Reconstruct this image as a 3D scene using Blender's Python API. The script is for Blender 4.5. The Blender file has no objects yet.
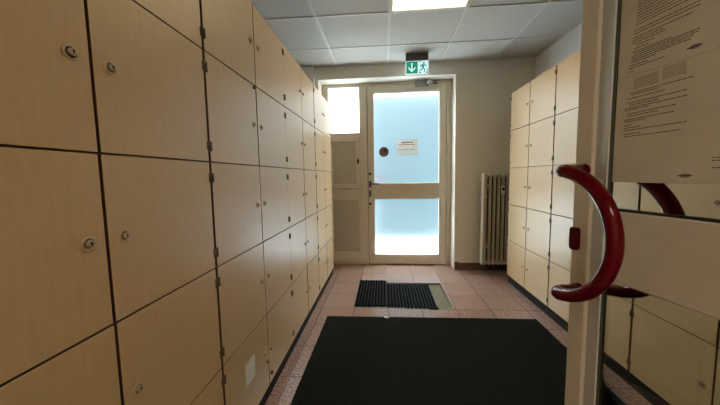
import bpy, bmesh, math, random
from math import sin, cos, pi, radians, atan2
from mathutils import Vector, Matrix

random.seed(7)
scn = bpy.context.scene
COL = scn.collection

# ------------------------------------------------------------------ materials
def mat(name, color, rough=0.5, metal=0.0, spec=0.5, coat=0.0, emit=None, estr=0.0):
    m = bpy.data.materials.new(name); m.use_nodes = True
    b = m.node_tree.nodes['Principled BSDF']
    b.inputs['Base Color'].default_value = (*color, 1)
    b.inputs['Roughness'].default_value = rough
    b.inputs['Metallic'].default_value = metal
    b.inputs['Specular IOR Level'].default_value = spec
    b.inputs['Coat Weight'].default_value = coat
    if emit:
        b.inputs['Emission Color'].default_value = (*emit, 1)
        b.inputs['Emission Strength'].default_value = estr
    return m

def N(m, t, **kw):
    n = m.node_tree.nodes.new(t)
    for k, v in kw.items(): setattr(n, k, v)
    return n
def LK(m, a, b): m.node_tree.links.new(a, b)
def BS(m): return m.node_tree.nodes['Principled BSDF']

def noisy(m, c1, c2, scale=(1, 1, 1), nscale=5, detail=4, bump=0.0, bdist=0.001, lo=0.3, hi=0.7):
    tc = N(m, 'ShaderNodeTexCoord'); mp = N(m, 'ShaderNodeMapping')
    mp.inputs['Scale'].default_value = scale
    LK(m, tc.outputs['Object'], mp.inputs['Vector'])
    no = N(m, 'ShaderNodeTexNoise'); no.inputs['Scale'].default_value = nscale
    no.inputs['Detail'].default_value = detail
    LK(m, mp.outputs['Vector'], no.inputs['Vector'])
    cr = N(m, 'ShaderNodeValToRGB')
    cr.color_ramp.elements[0].position = lo; cr.color_ramp.elements[0].color = (*c1, 1)
    cr.color_ramp.elements[1].position = hi; cr.color_ramp.elements[1].color = (*c2, 1)
    LK(m, no.outputs['Fac'], cr.inputs['Fac'])
    LK(m, cr.outputs['Color'], BS(m).inputs['Base Color'])
    if bump:
        bp = N(m, 'ShaderNodeBump'); bp.inputs['Strength'].default_value = bump
        bp.inputs['Distance'].default_value = bdist
        LK(m, no.outputs['Fac'], bp.inputs['Height']); LK(m, bp.outputs['Normal'], BS(m).inputs['Normal'])
    return cr

M = {}
M['beech'] = mat('beech_laminate', (.5, .36, .2), .37, spec=.6)
noisy(M['beech'], (.63, .435, .225), (.68, .475, .255), (40, 40, 6), 2.2, 6, bump=.03, bdist=.0005)
M['carcass'] = mat('beech_carcass', (.34, .2, .1), .6)
noisy(M['carcass'], (.26, .14, .07), (.34, .2, .1), (10, 10, 2), 3, 3)
M['edge'] = mat('brown_edge_band', (.10, .045, .022), .5)
M['black'] = mat('black_plinth', (.009, .008, .007), .7, spec=.2)
M['steel'] = mat('dull_steel', (.5, .4, .27), .35, .3)
M['dsteel'] = mat('bronze_hinge', (.15, .095, .06), .5, .0)
M['ros'] = mat('beige_rosette', (.62, .47, .3), .3)
M['brown2'] = mat('lock_recess', (.14, .09, .05), .6)
M['key'] = mat('keyhole_black', (.01, .008, .006), .6)
M['brass'] = mat('brass', (.62, .42, .18), .35, .6)
M['paper'] = mat('paper', (.68, .66, .6), .8); noisy(M['paper'], (.64, .59, .47), (.70, .65, .53), (1, 1, 1), 12, 3)
M['paper_w'] = mat('white_paper', (.9, .9, .87), .8)
M['tape'] = mat('clear_tape', (.72, .6, .42), .25)
M['ink'] = mat('ink', (.09, .075, .06), .7)
M['inkgrey'] = mat('grey_print', (.26, .24, .21), .7)
M['inkred'] = mat('red_print', (.55, .1, .06), .7)
M['wall'] = mat('painted_plaster', (.66, .6, .5), .8)
noisy(M['wall'], (.76, .71, .61), (.82, .77, .67), (1, 1, 1), 60, 4, bump=.15, bdist=.001)
M['wall_white'] = mat('white_plaster', (.74, .73, .7), .8)
noisy(M['wall_white'], (.70, .69, .66), (.76, .75, .72), (1, 1, 1), 50, 3, bump=.1, bdist=.001)
M['frame'] = mat('beige_painted_frame', (.5, .43, .32), .45)
noisy(M['frame'], (.68, .61, .49), (.74, .67, .54), (3, 3, 3), 6, 3)
M['panel'] = mat('beige_panel', (.4, .35, .27), .5)
noisy(M['panel'], (.52, .465, .365), (.57, .51, .405), (3, 3, 3), 6, 3)
M['bead'] = mat('grey_glazing_bead', (.66, .68, .67), .4)
M['gasket'] = mat('dark_gasket', (.02, .025, .015), .5)
M['closer'] = mat('bronze_closer', (.28, .25, .2), .5)
M['seal'] = mat('olive_glazing_seal', (.075, .08, .045), .5)
M['brown'] = mat('dark_brown_fitting', (.05, .02, .012), .35)
M['red'] = mat('wine_red_nylon', (.12, .0012, .005), .12, spec=.28)
M['rubber'] = mat('black_rubber', (.006, .006, .0065), .8, spec=.1)
M['nub'] = mat('rubber_nub', (.012, .012, .012), .35, spec=.5)
M['carpet'] = mat('black_carpet', (.012, .012, .012), 1.0, spec=.03)
noisy(M['carpet'], (.006, .0065, .0055), (.022, .023, .020), (1, 1, 1), 160, 3, bump=.8, bdist=.002)
M['carpet_rim'] = mat('mat_rubber_edge', (.009, .009, .009), .7)
M['sand'] = mat('gritty_recess', (.2, .17, .1), .9)
noisy(M['sand'], (.12, .1, .055), (.26, .23, .15), (1, 1, 1), 120, 4)
M['alu'] = mat('aluminium_edge', (.3, .27, .21), .5, .6)
M['skirt'] = mat('brown_skirting_tile', (.14, .075, .05), .4)
noisy(M['skirt'], (.12, .06, .04), (.17, .095, .065), (1, 1, 1), 80, 3)
M['gap_shade'] = mat('radiator_gap_shade', (.09, .07, .05), .8)
M['rad'] = mat('radiator_enamel', (.60, .55, .44), .4)
M['white_pl'] = mat('white_plastic', (.75, .75, .72), .4)
M['grid'] = mat('ceiling_grid', (.74, .73, .68), .5)
M['lamp'] = mat('lamp_diffuser', (.8, .8, .75), .6, emit=(1.0, .78, .44), estr=2.4)
M['fill_lamp'] = mat('fill_lamp_diffuser', (.8, .8, .75), .6, emit=(1.0, .84, .64), estr=9.5)
M['sign_g'] = mat('sign_green', (.0, .2, .1), .4, emit=(.0, .34, .19), estr=.3)
M['sign_w'] = mat('sign_white', (.7, .8, .85), .4, emit=(.62, .88, 1.0), estr=.36)
M['sign_h'] = mat('sign_housing', (.06, .045, .04), .5)
M['stick'] = mat('brown_sticker', (.14, .10, .085), .6)
M['stickm'] = mat('sticker_mark', (.03, .015, .01), .6)
M['conc'] = mat('pale_paving', (.72, .74, .76), .9)
noisy(M['conc'], (.62, .65, .68), (.8, .82, .84), (1, 1, 1), .8, 3)
M['blue'] = mat('blue_render', (.27, .50, .62), .9)
noisy(M['blue'], (.018, .037, .045), (.027, .050, .057), (1, 1, 1), .5, 2)

m = M['paper_t'] = mat('thin_paper', (.82, .81, .78), .8)
tl = N(m, 'ShaderNodeBsdfTranslucent'); tl.inputs['Color'].default_value = (.8, .78, .74, 1)
ms = N(m, 'ShaderNodeMixShader'); ms.inputs['Fac'].default_value = .3
LK(m, BS(m).outputs[0], ms.inputs[1]); LK(m, tl.outputs[0], ms.inputs[2]); LK(m, ms.outputs[0], m.node_tree.nodes['Material Output'].inputs['Surface'])
# ceiling tiles: mineral fibre
m = M['ceil'] = mat('mineral_tile', (.62, .62, .58), .9)
noisy(m, (.60, .595, .56), (.66, .655, .62), (1, 1, 1), 90, 5, bump=.25, bdist=.001)

# floor: speckled pink stoneware
m = M['floor'] = mat('stoneware_tiles', (.3, .2, .17), .2, spec=.55, coat=.12)
tc = N(m, 'ShaderNodeTexCoord'); mp = N(m, 'ShaderNodeMapping')
mp.inputs['Location'].default_value = (-.027, -2.844, 0)
LK(m, tc.outputs['Object'], mp.inputs['Vector'])
br = N(m, 'ShaderNodeTexBrick'); br.offset = 0; br.squash = 1
br.inputs['Scale'].default_value = 1
br.inputs['Brick Width'].default_value = .292; br.inputs['Row Height'].default_value = .309
br.inputs['Mortar Size'].default_value = .0022; br.inputs['Mortar Smooth'].default_value = .3
br.inputs['Color1'].default_value = (.43, .275, .22, 1); br.inputs['Color2'].default_value = (.40, .25, .20, 1)
br.inputs['Mortar'].default_value = (.07, .045, .035, 1)
LK(m, mp.outputs['Vector'], br.inputs['Vector'])
no = N(m, 'ShaderNodeTexNoise'); no.inputs['Scale'].default_value = 95; no.inputs['Detail'].default_value = 5
LK(m, tc.outputs['Object'], no.inputs['Vector'])
cr = N(m, 'ShaderNodeValToRGB'); cr.color_ramp.elements[0].position = .36; cr.color_ramp.elements[1].position = .64
cr.color_ramp.elements[0].color = (.35, .31, .30, 1); cr.color_ramp.elements[1].color = (1.4, 1.38, 1.35, 1)
LK(m, no.outputs['Fac'], cr.inputs['Fac'])
mx = N(m, 'ShaderNodeMix', data_type='RGBA', blend_type='MULTIPLY'); mx.inputs['Factor'].default_value = .8
LK(m, br.outputs['Color'], mx.inputs['A']); LK(m, cr.outputs['Color'], mx.inputs['B'])
LK(m, mx.outputs['Result'], BS(m).inputs['Base Color'])
bp = N(m, 'ShaderNodeBump'); bp.invert = True; bp.inputs['Strength'].default_value = .5; bp.inputs['Distance'].default_value = .002
LK(m, br.outputs['Fac'], bp.inputs['Height']); LK(m, bp.outputs['Normal'], BS(m).inputs['Normal'])

# clear glass: straight-through plus a Fresnel reflection
m = M['glass'] = bpy.data.materials.new('clear_glass'); m.use_nodes = True
nt = m.node_tree; nt.nodes.remove(BS(m)); out = nt.nodes['Material Output']
tr = N(m, 'ShaderNodeBsdfTransparent'); tr.inputs['Color'].default_value = (.90, .91, .87, 1)
gl = N(m, 'ShaderNodeBsdfGlossy'); gl.inputs['Roughness'].default_value = .02
fr = N(m, 'ShaderNodeFresnel'); fr.inputs['IOR'].default_value = 1.3
ms = N(m, 'ShaderNodeMixShader')
LK(m, fr.outputs['Fac'], ms.inputs['Fac']); LK(m, tr.outputs[0], ms.inputs[1]); LK(m, gl.outputs[0], ms.inputs[2])
LK(m, ms.outputs[0], out.inputs['Surface'])

# frosted glass: diffusing sheet
def frosted(name, tint, rough):
    m = bpy.data.materials.new(name); m.use_nodes = True
    nt = m.node_tree; b = BS(m)
    b.inputs['Base Color'].default_value = (*tint, 1)
    b.inputs['Transmission Weight'].default_value = 1.0
    b.inputs['Roughness'].default_value = rough
    b.inputs['IOR'].default_value = 1.25
    tl = N(m, 'ShaderNodeBsdfTranslucent'); tl.inputs['Color'].default_value = (*tint, 1)
    ms = N(m, 'ShaderNodeMixShader'); ms.inputs['Fac'].default_value = .012
    out = nt.nodes['Material Output']
    LK(m, b.outputs[0], ms.inputs[1]); LK(m, tl.outputs[0], ms.inputs[2]); LK(m, ms.outputs[0], out.inputs['Surface'])
    return m
M['frost'] = frosted('frosted_glass', (.84, .955, 1.0), .30)
M['frost_w'] = frosted('frosted_side_glass', (.97, 1.0, .98), .5)

# ------------------------------------------------------------------ mesh helpers
class MB:
    def __init__(s): s.bm = bmesh.new(); s.mats = []
    def mi(s, m):
        if m not in s.mats: s.mats.append(m)
        return s.mats.index(m)
    def faces(s, fs, m, smooth=False):
        i = s.mi(m)
        for f in fs: f.material_index = i; f.smooth = smooth
    def box(s, x0, x1, y0, y1, z0, z1, m, bev=0.0, seg=1):
        vs = [s.bm.verts.new(p) for p in ((x0,y0,z0),(x1,y0,z0),(x1,y1,z0),(x0,y1,z0),(x0,y0,z1),(x1,y0,z1),(x1,y1,z1),(x0,y1,z1))]
        fs = [s.bm.faces.new([vs[i] for i in q]) for q in ((3,2,1,0),(4,5,6,7),(0,1,5,4),(1,2,6,5),(2,3,7,6),(3,0,4,7))]
        s.faces(fs, m)
        if bev:
            es = list({e for f in fs for e in f.edges})
            r = bmesh.ops.bevel(s.bm, geom=es, offset=bev, segments=seg, affect='EDGES', profile=.5)
            s.faces(r['faces'], m, seg > 1)
        return s
    def frame(s, x0, x1, z0, z1, w, y0, y1, m, bev=0.002):
        wl, wr, wb, wt = w if isinstance(w, tuple) else (w, w, w, w)
        s.box(x0, x0+wl, y0, y1, z0, z1, m, bev); s.box(x1-wr, x1, y0, y1, z0, z1, m, bev)
        s.box(x0+wl, x1-wr, y0, y1, z0, z0+wb, m, bev); s.box(x0+wl, x1-wr, y0, y1, z1-wt, z1, m, bev)
        return s
    def tube(s, pts, r, m, n=16, caps=True):
        pts = [Vector(p) for p in pts]; rings = []
        t0 = (pts[1]-pts[0]).normalized()
        up = Vector((0,0,1)) if abs(t0.z) < .9 else Vector((1,0,0))
        u = t0.cross(up).normalized()
        rr = r if isinstance(r, (list, tuple)) else [r]*len(pts)
        for i, p in enumerate(pts):
            t = (pts[min(i+1,len(pts)-1)]-pts[max(i-1,0)]).normalized()
            u = (u - t*u.dot(t)).normalized(); v = t.cross(u)
            rings.append([s.bm.verts.new(p+(u*cos(2*pi*k/n)+v*sin(2*pi*k/n))*rr[i]) for k in range(n)])
        fs = []
        for a, b in zip(rings, rings[1:]):
            for k in range(n): fs.append(s.bm.faces.new((a[k], a[(k+1)%n], b[(k+1)%n], b[k])))
        s.faces(fs, m, True)
        if caps: s.faces([s.bm.faces.new(rings[0][::-1]), s.bm.faces.new(rings[-1])], m)
        return s
    def lathe(s, prof, org, axis, m, n=24):
        """prof: (radius, distance along axis) pairs"""
        axis = Vector(axis).normalized(); org = Vector(org)
        up = Vector((0,0,1)) if abs(axis.z) < .9 else Vector((1,0,0))
        u = axis.cross(up).normalized(); v = axis.cross(u)
        rings = []
        for r, d in prof:
            rings.append([s.bm.verts.new(org+axis*d+(u*cos(2*pi*k/n)+v*sin(2*pi*k/n))*max(r,1e-5)) for k in range(n)])
        fs = []
        for a, b in zip(rings, rings[1:]):
            for k in range(n): fs.append(s.bm.faces.new((a[k], a[(k+1)%n], b[(k+1)%n], b[k])))
        s.faces(fs, m, True)
        s.faces([s.bm.faces.new(rings[0][::-1]), s.bm.faces.new(rings[-1])], m)
        return s
    def prism(s, poly, y0, y1, m, plane='xz'):
        """polygon extruded along y (plane xz) or z (plane xy)"""
        f = (lambda a, b, c: (a, c, b)) if plane == 'xz' else (lambda a, b, c: (a, b, c))
        A = [s.bm.verts.new(f(a, b, y0)) for a, b in poly]; B = [s.bm.verts.new(f(a, b, y1)) for a, b in poly]
        fs = [s.bm.faces.new(A), s.bm.faces.new(B[::-1])]
        for i in range(len(poly)):
            j = (i+1) % len(poly); fs.append(s.bm.faces.new((A[j], A[i], B[i], B[j])))
        s.faces(fs, m); return s
    def build(s, name, parent=None, loc=None):
        bmesh.ops.recalc_face_normals(s.bm, faces=s.bm.faces)
        me = bpy.data.meshes.new(name); s.bm.to_mesh(me); s.bm.free()
        for m in s.mats: me.materials.append(m)
        o = bpy.data.objects.new(name, me); COL.objects.link(o)
        if parent: o.parent = parent
        if loc: o.location = loc
        return o

def empty(name, loc, rz=0.0):
    o = bpy.data.objects.new(name, None); COL.objects.link(o); o.location = loc; o.rotation_euler = (0, 0, rz)
    o.empty_display_size = .1; return o
def tag(o, label=None, cat=None, group=None, kind=None):
    if label: o['label'] = label
    if cat: o['category'] = cat
    if group: o['group'] = group
    if kind: o['kind'] = kind
    return o

# ------------------------------------------------------------------ measures
XL, XR = -.6041, 1.3063          # locker fronts
ZB, H = .0835, .378              # plinth height, locker row
YW, YD = 3.64, 3.84              # end wall face, exit door face
ZC = 2.459                       # ceiling
WL, WR = -1.08, 1.727            # side walls
YN = -.16                        # near wall face
OX0, OX1, OZ = -.777, .85, 2.322 # exit recess opening

# ------------------------------------------------------------------ room shell
def struct(o, label, cat): return tag(o, label, cat, kind='structure')
b = MB()
b.box(WL-.2, WR+.2, -2.6, 2.545, -.1, 0, M['floor'])
b.box(WL-.2, -.275, 2.545, 3.16, -.1, 0, M['floor']); b.box(.592, WR+.2, 2.545, 3.16, -.1, 0, M['floor'])
b.box(-.275, .592, 2.545, 3.16, -.1, -.016, M['sand'])
b.box(WL-.2, WR+.2, 3.16, 3.95, -.1, 0, M['floor'])
struct(b.build('floor'), 'pink speckled stoneware tile floor', 'floor')
b = MB(); b.box(.897, .903, 3.16, 3.64, 0, .0008, M['gasket']); b.box(.897, .903, 2.36, 3.16, 0, .0008, M['gasket'])
struct(b.build('trim_1'), 'dark joint line running along the tiled floor on the right', 'floor joint')
b = MB()
b.frame(-.281, .748, 0, 0, 0, 0, 0, M['alu']) if False else None
for a in ((-.281,-.275,2.539,3.166),(.592,.598,2.539,3.166),(-.275,.592,2.539,2.545),(-.275,.592,3.16,3.166)):
    b.box(a[0], a[1], a[2], a[3], -.015, .0015, M['alu'])
for k in range(24): b.box(.574, .590, 2.555+k*.0252, 2.567+k*.0252, -.0155, -.004, M['alu'])
struct(b.build('trim_2'), 'metal rim around the sunken mat recess before the exit', 'recess rim')

b = MB(); b.box(WL-.1, WL, -2.4, 3.95, 0, 2.7, M['wall']); struct(b.build('wall_left'), 'plastered wall behind the left lockers', 'wall')
b = MB(); b.box(WR, WR+.1, -2.4, 3.95, 0, 2.7, M['wall_white']); struct(b.build('wall_right'), 'white plastered wall above the right lockers', 'wall')
b = MB()
b.box(WL, OX0, YW, 3.95, 0, 2.7, M['wall']); b.box(OX1, WR, YW, 3.95, 0, 2.7, M['wall'])
b.box(OX0, OX1, YW, 3.95, OZ, 2.7, M['wall'])
# bright painted reveal lining of the recess
b.box(OX0-.001, OX0+.003, YW-.001, 3.9, 0, OZ, M['wall']); b.box(OX1-.004, OX1+.001, YW-.001, 3.9, 0, OZ, M['wall'])
b.box(OX0, OX1, YW-.001, 3.9, OZ-.004, OZ+.001, M['wall'])
struct(b.build('wall_end'), 'beige plastered end wall around the exit door', 'wall')
b = MB(); b.box(WL, -.812, 3.56, YW, 0, ZC, M['wall_white']); struct(b.build('trim_3'), 'white boxed pipe casing in the corner above the left lockers', 'pipe casing')
b = MB()
b.box(WL, -.42, YN-.16, YN, 0, 2.7, M['wall']); b.box(.73, WR, YN-.16, YN, 0, 2.7, M['wall']); b.box(-.42, .73, YN-.16, YN, 2.08, 2.7, M['wall'])
b.box(WL-.1, WR+.1, -2.5, -2.4, 0, 2.7, M['wall'])
struct(b.build('wall_near'), 'plastered wall with the doorway the camera looks through', 'wall')
# ceiling: tiles with T-bar grid
TX, TY, TX0, TY0 = .606, .614, .0615, 2.525
b = MB()
b.box(WL-.1, WR+.1, -2.5, TY0-TY, ZC+.0065, ZC+.06, M['ceil']); b.box(WL-.1, WR+.1, TY0, 3.95, ZC+.0065, ZC+.06, M['ceil'])
b.box(WL-.1, TX0, TY0-TY, TY0, ZC+.0065, ZC+.06, M['ceil']); b.box(TX0+TX, WR+.1, TY0-TY, TY0, ZC+.0065, ZC+.06, M['ceil'])
b.box(TX0, TX0+TX, TY0-TY, TY0, ZC+.055, ZC+.06, M['ceil'])
ceil = struct(b.build('ceiling'), 'suspended ceiling of pale square mineral tiles', 'ceiling')
b = MB()
for i in range(-2, 3):
    x = TX0+i*TX
    b.box(x-.011, x+.011, -2.4, YW, ZC, ZC+.006, M['grid'])
for j in range(-8, 2):
    y = TY0+j*TY
    b.box(WL, WR, y-.0105, y+.0105, ZC-.0006, ZC+.005, M['grid'])
b.box(WL, WR, YW-.012, YW, ZC-.003, ZC+.005, M['grid']); b.box(WR-.015, WR, -2.4, YW, ZC-.003, ZC+.005, M['grid'])
b.build('grid', ceil)
# skirting
b = MB(); b.box(OX1+.045, WR, YW-.012, YW, 0, .088, M['skirt'], .002); b.box(OX1-.004, OX1+.046, YW-.016, YW, 0, .1, M['skirt'], .002)
struct(b.build('baseboard_end'), 'dark brown tile skirting under the radiator wall', 'skirting')

# ------------------------------------------------------------------ lockers
def lock_mesh(side):
    b = MB()
    b.lathe([(.0145,0),(.0145,.0026),(.0134,.0034),(.0112,.0034),(.0104,.0014)], (0,0,0), (1,0,0), M['ros'])
    b.lathe([(.0103,.0011),(.0103,.0014)], (0,0,0), (1,0,0), M['brown2'])
    b.lathe([(.0074,.001),(.0074,.0072),(.006,.0085)], (0,0,0), (1,0,0), M['steel'])
    b.box(.0083, .0088, -.0011, .0011, -.004, .004, M['key'])
    b.lathe([(.0022,.0083),(.0022,.0089)], (0,0,.0015), (1,0,0), M['key'], 12)
    return b
def hinge_mesh():
    b = MB()
    b.tube([(.0025,0,-.0165),(.0025,0,.0165)], .0032, M['dsteel'], 10)
    b.box(-.001, .0014, -.0052, .0052, -.015, .015, M['dsteel'], .0004)
    return b
_t = lock_mesh(0).build('lock'); LOCK = _t.data; bpy.data.objects.remove(_t)
_t = hinge_mesh().build('hinge'); HINGE = _t.data; bpy.data.objects.remove(_t)
def inst(name, me, parent, loc):
    o = bpy.data.objects.new(name, me); COL.objects.link(o); o.parent = parent; o.location = loc; return o

def lockers(origin, rz, W, label, group, depth=.42, extras=None, ga=.0045, gb=.0045):
    root = empty('locker_cabinet', origin, rz)
    tag(root, label, 'lockers', group)
    g = .0022
    b = MB()
    z0, z1 = ZB, ZB+5*H
    t = .018; xb = -depth; xf = -.0195
    b.box(xb, xf, g, g+t, z0, z1, M['carcass']); b.box(xb, xf, W-g-t, W-g, z0, z1, M['carcass'])
    b.box(xb, xf-.002, W/2-t/2, W/2+t/2, z0, z1, M['carcass'])
    b.box(xb, xb+.008, g+t, W-g-t, z0, z1, M['carcass'])
    for j in range(6):
        z = min(max(z0+j*H-t/2, z0), z1-t)
        b.box(xb+.008, xf-.001, g+t, W/2-t/2, z, z+t, M['carcass']); b.box(xb+.008, xf-.001, W/2+t/2, W-g-t, z, z+t, M['carcass'])
    b.build('body', root)
    b = MB(); b.box(xb+.02, -.016, .001, W-.001, 0, ZB-.001, M['black'], .001); b.build('plinth', root)
    doors = {}
    for c in range(2):
        for j in range(5):
            ya, yb = (ga, W/2-.0038) if c == 0 else (W/2+.0038, W-gb)
            za, zb = z0+j*H+.0022, z0+(j+1)*H-.0022
            b = MB()
            b.box(-.0185, 0, ya, yb, za, zb, M['beech'], .0009)
            b.bm.normal_update(); ei = b.mi(M['edge'])
            for fc in b.bm.faces:
                if abs(fc.normal.x) < .3: fc.material_index = ei
            d = b.build('door', root); doors[c, j] = d
            tilt = (random.random()-.5)*.006     # doors never hang perfectly flush
            yh = W-.0065 if c else .0065
            if not (extras and (c, j) in extras.get('nolock', ())):
                inst('lock', LOCK, d, (0, W/2+(.0425 if c else -.0425), z0+j*H+.191))
            for zz in (z0+j*H+.055, z0+(j+1)*H-.055):
                inst('hinge', HINGE, d, (0, yh, zz))
            # tilt about hinge edge
            ang = tilt if c == 0 else -tilt
            d.matrix_local = Matrix.Translation((0, yh, 0)) @ Matrix.Rotation(ang, 4, 'Z') @ Matrix.Translation((0, -yh, 0))
    return root, doors

gl_ = 'beech lockers along the left wall'; gr_ = 'beech lockers along the right wall'
lockers((XL, .190, 0), 0, .813, 'beech locker cabinet at the left edge of the photo, nearest the camera', gl_)
r2, d2 = lockers((XL, 1.007, 0), 0, .830, 'beech locker cabinet left of the black carpet with white label low down', gl_, extras={'nolock': ((1, 0),)}, gb=-.0012)
lockers((XL, 1.841, 0), 0, .797, 'beech locker cabinet beside the ringed rubber mat, second from the far window', gl_, ga=-.0022)
lockers((XL, 2.640, 0), 0, .806, 'beech locker cabinet at the far end of the left row beside the window', gl_)
lockers((XR, 3.234, 0), pi, .799, 'beech locker cabinet at the far right next to the radiator', gr_, depth=.40)
lockers((XR, 2.432, 0), pi, .799, 'middle beech locker cabinet of the right row, partly behind the glass door stile', gr_, depth=.40)
lockers((XR, 1.629, 0), pi, .799, 'beech locker cabinet seen through the open glass door on the right', gr_, depth=.40)

# white label and hasp on the lowest row of the second left unit (children of that cabinet's doors)
b = MB(); b.box(.0002, .0008, .166, .258, .251, .352, M['paper_w']); lab = b.build('paper_label', d2[0, 0]); lab['label'] = 'white paper label'
b = MB()
b.box(.0005, .003, .395, .412, .229, .241, M['brass'], .0005)
b.tube([(.004, .380, .243), (.011, .392, .2435), (.012, .412, .244), (.010, .432, .244), (.003, .438, .2435)], .0028, M['brass'], 10)
b.lathe([(.006, 0), (.006, .012), (.004, .014)], (.0, .385, .229), (1, 0, 0), M['dsteel'], 14)
b.build('hasp', d2[0, 0])
b = MB(); b.lathe([(.006, 0), (.0075, .004), (.006, .010), (.002, .011)], (0, .440, .264), (1, 0, 0), M['dsteel'], 14); b.build('knob', d2[1, 0])
b = MB(); b.lathe([(.008, 0), (.010, .004), (.007, .010), (.002, .011)], (0, .438, .135), (1, 0, 0), M['brown'], 14); b.build('knob', d2[1, 0])
b = MB(); b.lathe([(.007, 0), (.008, .004), (.006, .008), (.002, .009)], (0, .388, 1.582), (1, 0, 0), M['brown'], 14); b.build('knob', d2[0, 3])

# ------------------------------------------------------------------ exit door wall: frame, side light, door
FY0, FY1 = YD, YD+.06
b = MB()
wl = empty('window_1', (0, 0, 0)); struct(wl, 'side light of frosted glass over beige panels left of the exit door', 'window')
F = M['frame']; P = M['panel']
b.box(OX0, -.700, FY0, FY1, 0, OZ, F, .003)                     # left jamb
b.box(-.297, -.205, FY0-.004, FY1, 0, OZ, F, .003)              # mullion
b.box(-.275, -.255, FY0-.012, FY0, .01, OZ-.045, F, .002)
b.box(-.700, -.297, FY0, FY1, 2.282, OZ, F, .003)
b.box(-.700, -.297, FY0, FY1, 1.66, 1.705, F, .003)
b.box(-.700, -.297, FY0, FY1, .99, 1.03, F, .003)
b.box(-.700, -.297, FY0, FY1, 0, .03, F, .003)
b.box(-.705, -.290, FY0+.032, FY1-.004, .02, 1.68, P)
b.build('window_frame', wl)
b = MB(); b.frame(-.700, -.297, 1.705, 2.282, .008, FY0+.004, FY0+.03, F); b.build('glazing_bead', wl)
b = MB(); b.box(-.695, -.300, FY0+.02, FY0+.026, 1.71, 2.279, M['frost_w']); b.build('pane', wl)
b = MB()
b.frame(-.705, -.300, 1.03, 1.66, (.045, .052, .03, .055), FY0-.016, FY0+.03, F, .004)
b.box(-.665, -.35, FY0+.006, FY0+.02, 1.055, 1.61, P)
b.frame(-.662, -.350, 1.058, 1.607, .007, FY0-.004, FY0+.008, F, .002)
h = b.build('hatch', wl)
b = MB(); b.lathe([(.017, 0), (.017, .012), (.012, .014)], (-.325, FY0-.016, 1.348), (0, -1, 0), M['brown'])
b.box(-.335, -.315, FY0-.045, FY0-.026, 1.313, 1.383, M['brown'], .005, 2); b.build('knob', h)
b = MB(); b.box(-.74, -.285, FY0-.035, FY0+.01, 1.002, 1.022, F, .004); b.build('sill', wl)
b = MB()
b.frame(-.705, -.297, .03, .99, (.04, .022, .13, .14), FY0-.006, FY0+.03, F, .004)
b.box(-.68, -.31, FY0+.012, FY0+.022, .14, .88, P)
b.frame(-.668, -.318, .158, .852, .007, FY0+.0, FY0+.014, F, .002)
b.build('lower_panel', wl)

dr = empty('door_1', (.285, YD, 0)); struct(dr, 'exit door with two frosted panes in a beige frame', 'door')
X = lambda v: v-.285
b = MB()                                                       # fixed frame right + top
b.box(X(.785), X(OX1-.003), .0, .06, 0, OZ-.003, F, .003)
b.box(X(-.205), X(.785), .0, .06, 2.285, OZ-.003, F, .003)
b.box(X(.80), X(.815), -.008, .002, 0, 2.30, F, .002)
b.box(X(-.21), X(-.17), .047, .075, 0, OZ-.003, M['gasket']); b.box(X(.76), X(.80), .047, .075, 0, OZ-.003, M['gasket']); b.box(X(-.17), X(.76), .047, .075, 2.24, OZ-.003, M['gasket']); b.box(X(-.17), X(.76), .047, .075, .0, .06, F)
b.build('door_frame', dr)
b = MB()
b.box(X(-.197), X(-.125), -.010, .045, .008, 2.278, F, .003)
b.box(X(.702), X(.778), -.010, .045, .008, 2.278, F, .003)
b.box(X(-.125), X(.702), -.010, .045, .008, .128, F, .003)
b.box(X(-.125), X(.702), -.010, .045, .865, 1.058, F, .003)
b.box(X(-.125), X(.702), -.010, .045, 2.195, 2.278, F, .003)
b.build('leaf_frame', dr)
b = MB()
for z0, z1 in ((.128, .865), (1.058, 2.195)): b.frame(X(-.125), X(.702), z0, z1, .008, -.004, .03, F, .002)
b.build('glazing_bead', dr)
b = MB(); b.box(X(-.120), X(.697), .016, .022, 1.062, 2.190, M['frost']); b.build('upper_pane', dr)
b = MB(); b.box(X(-.120), X(.697), .016, .022, .133, .860, M['frost']); b.build('lower_pane', dr)
b = MB()
b.box(X(-.188), X(-.160), -.018, -.008, 1.015, 1.095, M['brown'], .004, 2)
b.tube([(X(-.174), -.014, 1.060), (X(-.174), -.055, 1.060), (X(-.168), -.063, 1.060), (X(-.150), -.065, 1.060), (X(-.055), -.063, 1.058)], .0095, M['brown'], 12)
lv = b.build('lever_handle', dr)
b = MB(); b.box(X(-.189), X(-.163), -.018, -.008, .895, .975, M['brown'], .006, 2)
b.lathe([(.010, 0), (.010, .006)], (X(-.176), -.016, .95), (0, -1, 0), M['brown'], 14); b.build('keyhole_plate', dr)
for z in (1.187, .803):
    b = MB(); b.lathe([(.017, 0), (.017, .008), (.012, .012)], (X(-.176), -.010, z), (0, -1, 0), M['brown'], 16); b.build('cap', dr)
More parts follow.
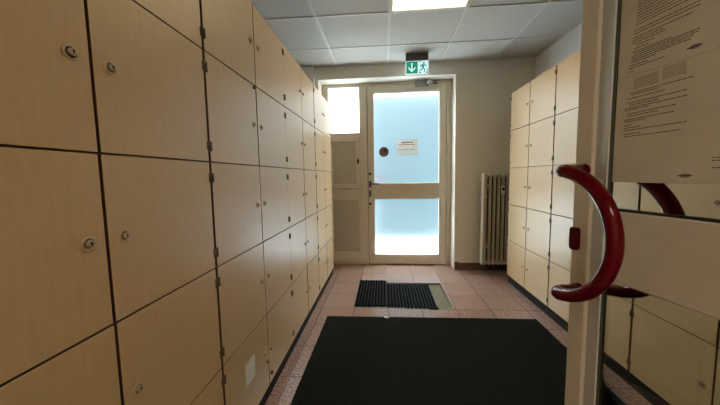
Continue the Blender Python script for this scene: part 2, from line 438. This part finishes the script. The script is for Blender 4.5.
# outside pull handle (its arc shows faintly through the frosted panes)
def dhandle(b, cx, y0, sgn, cz, R, r, off, m, flip=1):
    """semicircular pull: posts at (cx, y0), arc bulging to +x*flip, standing off by sgn*off"""
    e = .022; pts = []
    top, bot = cz+R, cz-R
    pts += [(cx, y0, top), (cx, y0+sgn*(off-e), top)]
    for a in range(1, 7):
        t = a/6*pi/2; pts.append((cx+flip*e*(1-cos(t)), y0+sgn*(off-e+e*sin(t)), top))
    n = 40
    for k in range(3, n-2):
        t = pi/2-pi*k/n
        pts.append((cx+flip*R*cos(t)*1.0, y0+sgn*off, cz+R*sin(t)))
    for a in range(5, -1, -1):
        t = a/6*pi/2; pts.append((cx+flip*e*(1-cos(t)), y0+sgn*(off-e+e*sin(t)), bot))
    pts += [(cx, y0, bot)]
    b.tube(pts, r, m, 20)
    for z in (top, bot):
        b.lathe([(r*1.06, 0), (r*1.06, .004), (r*1.0, .005)], (cx, y0, z), (0, sgn, 0), m, 24)
b = MB(); dhandle(b, X(-.160), .045, 1, 1.00, .16, .016, .07, M['red']); b.build('outer_pull_handle', dr)
# closer
b = MB()
b.box(X(.392), X(.545), -.075, -.008, 2.247, 2.305, M['closer'], .004, 2)
cl = b.build('door_closer', dr)
b = MB()
b.box(X(.40), X(.665), -.030, -.004, 2.290, 2.312, M['closer'], .003)
b.tube([(X(.540), -.085, 2.235), (X(.540), -.085, 2.262)], .013, M['brown'], 12)
b.tube([(X(.540), -.088, 2.250), (X(.550), -.098, 2.285), (X(.565), -.100, 2.303), (X(.578), -.098, 2.285), (X(.590), -.092, 2.262)], .013, M['white_pl'], 12)
b.tube([(X(.585), -.090, 2.268), (X(.62), -.05, 2.270), (X(.665), -.018, 2.272)], .007, M['brown'], 10)
b.build('closer_arm', cl)

# brown round sticker on pane
b = MB(); b.lathe([(.062, 0), (.062, .0006)], (0, 0, 0), (0, -1, 0), M['stick'], 40)
b.lathe([(.054, .0006), (.054, .0009)], (0, 0, 0), (0, -1, 0), mat('sticker_field', (.2, .15, .13), .6), 40)
b.prism([(-.036, -.030), (-.026, -.040), (.006, -.004), (.034, .026), (.026, .036), (-.004, .010)], -.0014, -.0008, M['stickm'])
b.prism([(-.030, -.032), (-.002, -.038), (.014, -.022), (.012, .004), (-.006, .006), (-.020, -.012)], -.0016, -.001, M['inkred'])
b.prism([(.006, .012), (.020, .008), (.030, .018), (.016, .032), (.004, .026)], -.0016, -.001, M['stickm'])
o = b.build('round_sticker', loc=(.005, YD+.0158, 1.463))
tag(o, 'small round brown sticker on the upper frosted pane of the exit door', 'sticker')
# paper notice
def words(b, x0, x1, z, h, y0, y1, m, mn=.004, mx=.014, gap=.0022, f=None):
    x = x0
    while x < x1-.001:
        w = min(random.uniform(mn, mx), x1-x)
        b.box(x, x+w, y0, y1, z-h/2, z+h/2, m); x += w+gap
nt_ = empty('paper_notice', (.297, YD+.0158, 1.5165)); tag(nt_, 'white paper notice taped to the upper frosted pane of the exit door', 'notice')
b = MB(); b.box(-.134, .134, -.0007, 0, -.099, .099, M['paper_t']); b.build('sheet', nt_)
for a in ((-.072, .068, .058, .013, 'ink', .012, .03, .006), (-.100, .100, .030, .012, 'inkred', .02, .04, .006), (-.112, .105, -.032, .006, 'inkgrey', .01, .03, .004)):
    b = MB(); words(b, a[0], a[1], a[2], a[3], -.0011, -.0006, M[a[4]], a[5], a[6], a[7]); b.build('text_line', nt_)

# ------------------------------------------------------------------ exit sign
sg = empty('exit_sign', (.370, 3.375, 2.459)); tag(sg, 'green and white illuminated emergency exit sign hanging from the ceiling above the door', 'exit sign')
b = MB(); b.box(-.118, .118, -.03, .03, -.072, 0, M['sign_h'], .004, 2); b.build('housing', sg)
b = MB(); b.box(-.121, .121, -.006, .006, -.210, -.070, M['sign_w'], .002)
b.box(-.114, .008, -.0072, -.0055, -.203, -.078, M['sign_g']); b.build('panel', sg)
b = MB()
y0, y1 = -.0082, -.0068
b.box(-.062, -.048, y0, y1, -.165, -.092, M['sign_w'])
b.prism([(-.0925, -.150), (-.055, -.190), (-.0175, -.150), (-.0175, -.132), (-.055, -.170), (-.0925, -.132)], y0, y1, M['sign_w'])
b.build('arrow', sg)
b = MB(); G = M['sign_g']
b.lathe([(.0105, .0055), (.0105, .0078)], (.072, 0, -.096), (0, -1, 0), G, 20)
for pl in ([(.050,-.110),(.072,-.110),(.080,-.118),(.072,-.150),(.054,-.146)],
           [(.050,-.110),(.056,-.118),(.036,-.136),(.026,-.128)],
           [(.074,-.112),(.084,-.128),(.104,-.128),(.104,-.119),(.089,-.119),(.080,-.108)],
           [(.054,-.144),(.066,-.148),(.046,-.176),(.024,-.176),(.024,-.167),(.041,-.167)],
           [(.058,-.148),(.072,-.146),(.092,-.166),(.084,-.196),(.074,-.196),(.080,-.168)],
           [(.014,-.203),(.022,-.203),(.022,-.186),(.034,-.186),(.034,-.194),(.046,-.194),(.046,-.203)],
           [(.096,-.203),(.114,-.203),(.114,-.150),(.107,-.150),(.107,-.190),(.096,-.190)],
           [(.014,-.084),(.050,-.084),(.050,-.078),(.014,-.078)]):
    b.prism(pl, y0+.0002, y1, G)
b.build('running_figure', sg)

# ------------------------------------------------------------------ ceiling light
lt = empty('ceiling_light', (TX0+TX/2, TY0-TY/2, ZC)); tag(lt, 'square recessed ceiling light glowing warm white among the tiles', 'ceiling light')
hl = empty('fill_light', (.15, -1.3, ZC-.05)); tag(hl, 'added square fill light behind the doorway, out of view', 'ceiling light')  # unseen lamp, added as fill for the near lockers
b = MB(); b.frame(-.3, .3, 0, 0, 0, 0, 0, M['white_pl']) if False else None
b.box(-.3, .3, -.3, .3, .02, .05, M['white_pl']); b.build('housing', hl)
b = MB(); b.box(-.28, .28, -.28, .28, .008, .02, M['fill_lamp']); b.build('diffuser', hl)
b = MB(); w = TX/2-.012; v = TY/2-.012
for a in ((-w, -w+.012, -v, v), (w-.012, w, -v, v), (-w+.012, w-.012, -v, -v+.012), (-w+.012, w-.012, v-.012, v)):
    b.box(a[0], a[1], a[2], a[3], .0, .045, M['white_pl'])
b.box(-w, w, -v, v, .045, .05, M['white_pl'])
b.build('frame', lt)
b = MB(); b.box(-w+.013, w-.013, -v+.013, v-.013, .006, .012, M['lamp']); b.build('diffuser', lt)

# ------------------------------------------------------------------ radiator
rd = empty('radiator', (1.125, 3.50, 0)); tag(rd, 'tall beige column radiator on the end wall beside the right lockers', 'radiator')
R = M['rad']
for k in range(11):
    x = .034+k*.0475
    b = MB()
    for y in (-.022, .022):
        b.tube([(x, y, .15), (x, y, 1.125)], .0088, R, 12, False)
    for z in (.135, 1.14):
        b.box(x-.0135, x+.0135, -.034, .034, z-.024, z+.024, R, .012, 3)
    for z in (.165, 1.11):
        b.box(x-.009, x+.009, -.031, .031, z-.012, z+.012, R, .006, 2)
    b.build('column', rd)
b = MB()
for z in (.135, 1.14): b.tube([(.02, 0, z), (.022+10*.046, 0, z)], .018, R, 14)
b.tube([(.42, .0, .135), (.42, .0, -.0)], .009, R, 10); b.build('pipe', rd)
b = MB(); b.box(.015, .56, .060, .066, .13, 1.13, M['gap_shade'], .001); b.build('gap_shade_panel', rd)  # dark sheet standing in for the shade between the columns
b = MB(); b.box(-.006, .014, -.045, .045, .112, 1.165, R, .005, 2); b.build('side_plate', rd)
b = MB(); b.box(.19, .228, -.052, -.030, .93, 1.02, M['white_pl'], .004, 2); b.box(.196, .222, -.0535, -.051, .975, 1.005, M['key']); b.build('heat_meter', rd)
b = MB(); b.tube([(.0, -.03, .90), (.03, -.055, .90)], .008, M['white_pl'], 10); b.build('bleed_valve', rd)
b = MB(); b.box(.05, .09, .02, .132, .3, .34, R); b.box(.40, .44, .02, .132, .3, .34, R); b.box(.05, .09, .02, .132, 1.0, 1.04, R); b.box(.40, .44, .02, .132, 1.0, 1.04, R); b.build('bracket', rd)

# ------------------------------------------------------------------ floor mats
o = MB()
o.prism([(-.478, 2.352), (1.195, 2.374), (1.180, .34), (-.498, .33)], 0.0002, .007, M['carpet'], 'xy')
o = o.build('floor_mat'); tag(o, 'large black carpet mat lying in the middle of the tiled floor', 'floor mat')

rm = empty('ring_mat', (0, 0, 0)); tag(rm, 'black rubber mat with rows of open holes before the exit door', 'rubber mat')
def ringmat(x0, x1, y0, y1, z, name):
    b = MB(); m = M['rubber']; px, py = .0290, .024; t = .0055; z0, z1 = z, z+.014
    nx = round((x1-x0)/px); ny = round((y1-y0)/py); px = (x1-x0)/nx; py = (y1-y0)/ny
    for i in range(nx+1):
        x = x0+i*px; b.box(x-t, x+t, y0-t, y1+t, z0, z1, m)
    for i in range(nx):
        for j in range(ny+1):
            y = y0+j*py+(py/2 if i % 2 else 0)
            if y > y1+t: continue
            b.box(x0+i*px+t, x0+(i+1)*px-t, y-t*.8, y+t*.8, z0, z1-.001, m)
    for i in range(nx+1):
        for j in range(ny+1):
            y = y0+j*py+(py/2 if i % 2 else 0)
            if y < y1: b.lathe([(.0048, 0), (.0044, .0045), (.0028, .0052)], (x0+i*px, y, z1-.0005), (0, 0, 1), M['nub'], 8)
    return b
bb = ringmat(-.268, .009, 2.560, 3.195, .0022, 0); bb.build('mat_section', rm)
bb = ringmat(.021, .455, 2.560, 3.135, -.0155, 0)
for k in range(6): bb.tube([(.20+k*.035, 2.537, .014), (.20+k*.035, 2.537, .003)], .009, M['rubber'], 10)
bb.box(.385, .465, 2.520, 2.546, .0018, .014, M['rubber'], .002)
bb.build('mat_section', rm)

b = MB(); b.prism([(-.018, -.006), (.0, -.011), (.020, -.004), (.016, .008), (-.004, .010), (-.020, .004)], 0, .004, M['paper_w'], 'xy')
o = b.build('paper_scrap', loc=(.012, 2.347, .0072)); tag(o, 'tiny white scrap of paper on the far edge of the black carpet mat', 'paper scrap')

# ------------------------------------------------------------------ open glass door (hinged at right behind camera)
th = radians(11.23)
D2 = Vector((sin(th), -cos(th), 0))
gd = empty('door_2', (.492, .776, 0), atan2(D2.y, D2.x)); struct(gd, 'open glass door with wine red pull handles on the right', 'door')
SW = .905
T = .034
b = MB()
b.box(-.031, .019, 0, T, .01, 2.03, F, .003)
b.box(SW-.085, SW, 0, T, .01, 2.03, F, .003)
b.box(.019, SW-.085, 0, T, .01, .13, F, .003)
b.box(.019, SW-.085, 0, T, 1.95, 2.03, F, .003)
b.build('door_leaf_frame', gd)
b = MB(); b.box(.060, SW-.085, .0015, T-.0015, .913, 1.073, F, .003); b.build('mid_rail', gd)
b = MB(); b.prism([(.019,.0085),(.0585,-.0015),(.0585,.012),(.019,.012)], .13, 1.95, M['bead'], 'xy'); b.box(.019, .034, .012, T-.002, .13, 1.95, M['bead'], .001); b.build('glazing_bead', gd)
b = MB()
for (z0, z1) in ((.13, .913), (1.073, 1.95)):
    b.box(.0585, .0635, .003, .0125, z0, z1, M['seal'])
    b.box(SW-.090, SW-.085, .003, .0125, z0, z1, M['gasket']); b.box(.0635, SW-.090, .003, .0125, z0, z0+.005, M['gasket'])
b.build('gasket', gd)
b = MB(); b.box(.062, SW-.087, .007, .012, 1.077, 1.946, M['glass']); b.build('upper_pane', gd)
b = MB(); b.box(.062, SW-.087, .007, .012, .134, .909, M['glass']); b.build('lower_pane', gd)
b = MB(); dhandle(b, .0, 0, -1, 1.013, .150, .0155, .07, M['red']); b.build('pull_handle', gd)
b = MB(); dhandle(b, .0, T, 1, 1.013, .150, .0155, .041, M['red']); b.build('pull_handle', gd)
b = MB(); b.box(-.030, -.003, -.008, 0, .962, 1.020, M['red'], .0075, 3); b.build('lock_cover', gd)
b = MB()
for z in (.3, 1.1, 1.8): b.tube([(SW+.008, T/2, z-.05), (SW+.008, T/2, z+.05)], .009, M['steel'], 12)
b.build('hinge', gd)

def on_door(s, y, z): return (.492+D2.x*s + cos(th)*y, .776+D2.y*s + sin(th)*y, z)
rzd = atan2(D2.y, D2.x)
# upper and lower notice sheets, on the room side of the upper pane
YP = .0066
def sheet(z0, z1, label):
    e = empty('notice_sheet', on_door(.066, YP, z0), rzd); tag(e, label, 'notice')
    b = MB(); b.box(0, .302, -.0006, 0, 0, z1-z0, M['paper']); b.build('sheet', e)
    return e
s1 = sheet(1.3575, 1.578, 'upper paper notice of small print on the open glass door')
s2 = sheet(1.136, 1.3565, 'lower paper notice with two grey text boxes on the open glass door')
def lines(e, base, L, nm='text', m=M['ink'], h=.0016):
    b = MB()
    for z, a, c in L: words(b, a-.066, c-.066, z-base, h, -.0009, -.0005, m, .003, .012, .0012)
    b.build(nm, e)
L1 = [(1.572-k*.0055, .100, .215-.004*(k % 3)) for k in range(22)]
L1 += [(1.446, .095, .212), (1.440, .095, .205), (1.432, .093, .195), (1.427, .093, .15), (1.422, .093, .155), (1.416, .1, .135), (1.410, .098, .125),
       (1.404, .093, .165), (1.400, .1, .207), (1.396, .095, .205), (1.392, .093, .2), (1.388, .093, .195), (1.384, .093, .14), (1.378, .09, .125), (1.373, .088, .155), (1.366, .088, .098)]
L1 += [(1.56-k*.0065, .235, .345) for k in range(16)]
lines(s1, 1.3575, L1)
L2 = [(1.322,.095,.203),(1.318,.098,.15),(1.311,.088,.16),(1.302,.092,.195),(1.297,.095,.15),(1.292,.086,.198),(1.288,.086,.135),(1.280,.092,.182),
      (1.275,.092,.15),(1.268,.086,.178),(1.264,.086,.13),(1.256,.086,.10),(1.251,.086,.12),(1.246,.086,.198),(1.238,.086,.12),(1.233,.086,.19)]
L2 += [(1.33-k*.008, .262, .35) for k in range(12)] + [(1.180, .238, .30), (1.175, .238, .28), (1.163, .238, .26)]
lines(s2, 1.136, L2)
b = MB()
for k in range(7):
    words(b, .036, .082, 1.349-k*.0033-1.136, .0013, -.0009, -.0005, M['inkgrey'], .002, .008, .001)
    words(b, .088, .126, 1.352-k*.0033-1.136, .0013, -.0009, -.0005, M['inkgrey'], .002, .008, .001)
b.build('text_box', s2)
for e, bz in ((s1, 1.3575), (s2, 1.136)):
    z = (1.372 if e is s1 else 1.150)-bz
    b = MB(); b.prism([(.126, z), (.130, z+.003), (.136, z+.004), (.142, z+.003), (.145, z), (.142, z-.003), (.136, z-.004), (.130, z-.003)], -.0009, -.0005, M['inkgrey'])
    b.box(.124, .147, -.0011, -.0009, z-.001, z+.001, M['ink']); b.build('logo', e)

# ------------------------------------------------------------------ outdoors
b = MB(); b.box(-14, 14, 3.96, 22, -.12, -.04, M['conc']); struct(b.build('ground'), 'pale paved yard beyond the frosted glass', 'ground')
b = MB(); b.box(-.30, 1.35, 5.5, 5.7, -.04, 2.66, M['blue']); b.box(-.34, 1.39, 5.46, 5.74, 2.66, 2.71, M['bead'])  # invented wall, darkened and narrowed to set pane tint and incoming sky light
o = b.build('backdrop_wall'); tag(o, 'added dark blue wall, a blurred backdrop behind the frosted exit door', 'wall', kind='structure')

wd = bpy.data.worlds.new('World'); scn.world = wd; wd.use_nodes = True
bg = wd.node_tree.nodes['Background']
class _W: node_tree = wd.node_tree
tcw = N(_W, 'ShaderNodeTexCoord'); sx = N(_W, 'ShaderNodeSeparateXYZ'); LK(_W, tcw.outputs['Generated'], sx.inputs[0])
crw = N(_W, 'ShaderNodeValToRGB'); LK(_W, sx.outputs['Z'], crw.inputs['Fac'])
e0, e1 = crw.color_ramp.elements          # overcast sky: brighter towards the zenith
e0.position = .0; e0.color = (.17, .185, .19, 1); e1.position = .8; e1.color = (.92, .97, 1.0, 1)
LK(_W, crw.outputs['Color'], bg.inputs['Color'])
bg.inputs['Strength'].default_value = 10.4

# ------------------------------------------------------------------ camera
f, yaw, pitch, roll, cz = 297.792, .0806, -.0879, -.0174, 1.159
def rot(u, v, d):
    c, s = cos(roll), sin(roll); u, v = c*u+s*v, -s*u+c*v
    x, y, z = u, d, -v
    c, s = cos(pitch), sin(pitch); y, z = c*y-s*z, s*y+c*z
    c, s = cos(yaw), sin(yaw); x, y = c*x-s*y, s*x+c*y
    return Vector((x, y, z))
r_, u_, f_ = rot(1, 0, 0), rot(0, -1, 0), rot(0, 0, 1)
cam = bpy.data.cameras.new('Camera'); co = bpy.data.objects.new('Camera', cam); COL.objects.link(co)
cam.sensor_fit = 'HORIZONTAL'; cam.sensor_width = 36; cam.lens = f*36/720; cam.clip_start = .01; cam.clip_end = 200
mt = Matrix((r_, u_, -f_)).transposed().to_4x4(); mt.translation = (0, 0, cz); co.matrix_world = mt
scn.camera = co

vs = scn.view_settings
vs.view_transform = 'Standard'; vs.look = 'None'; vs.gamma = 1; vs.exposure = 1.15; vs.use_curve_mapping = False
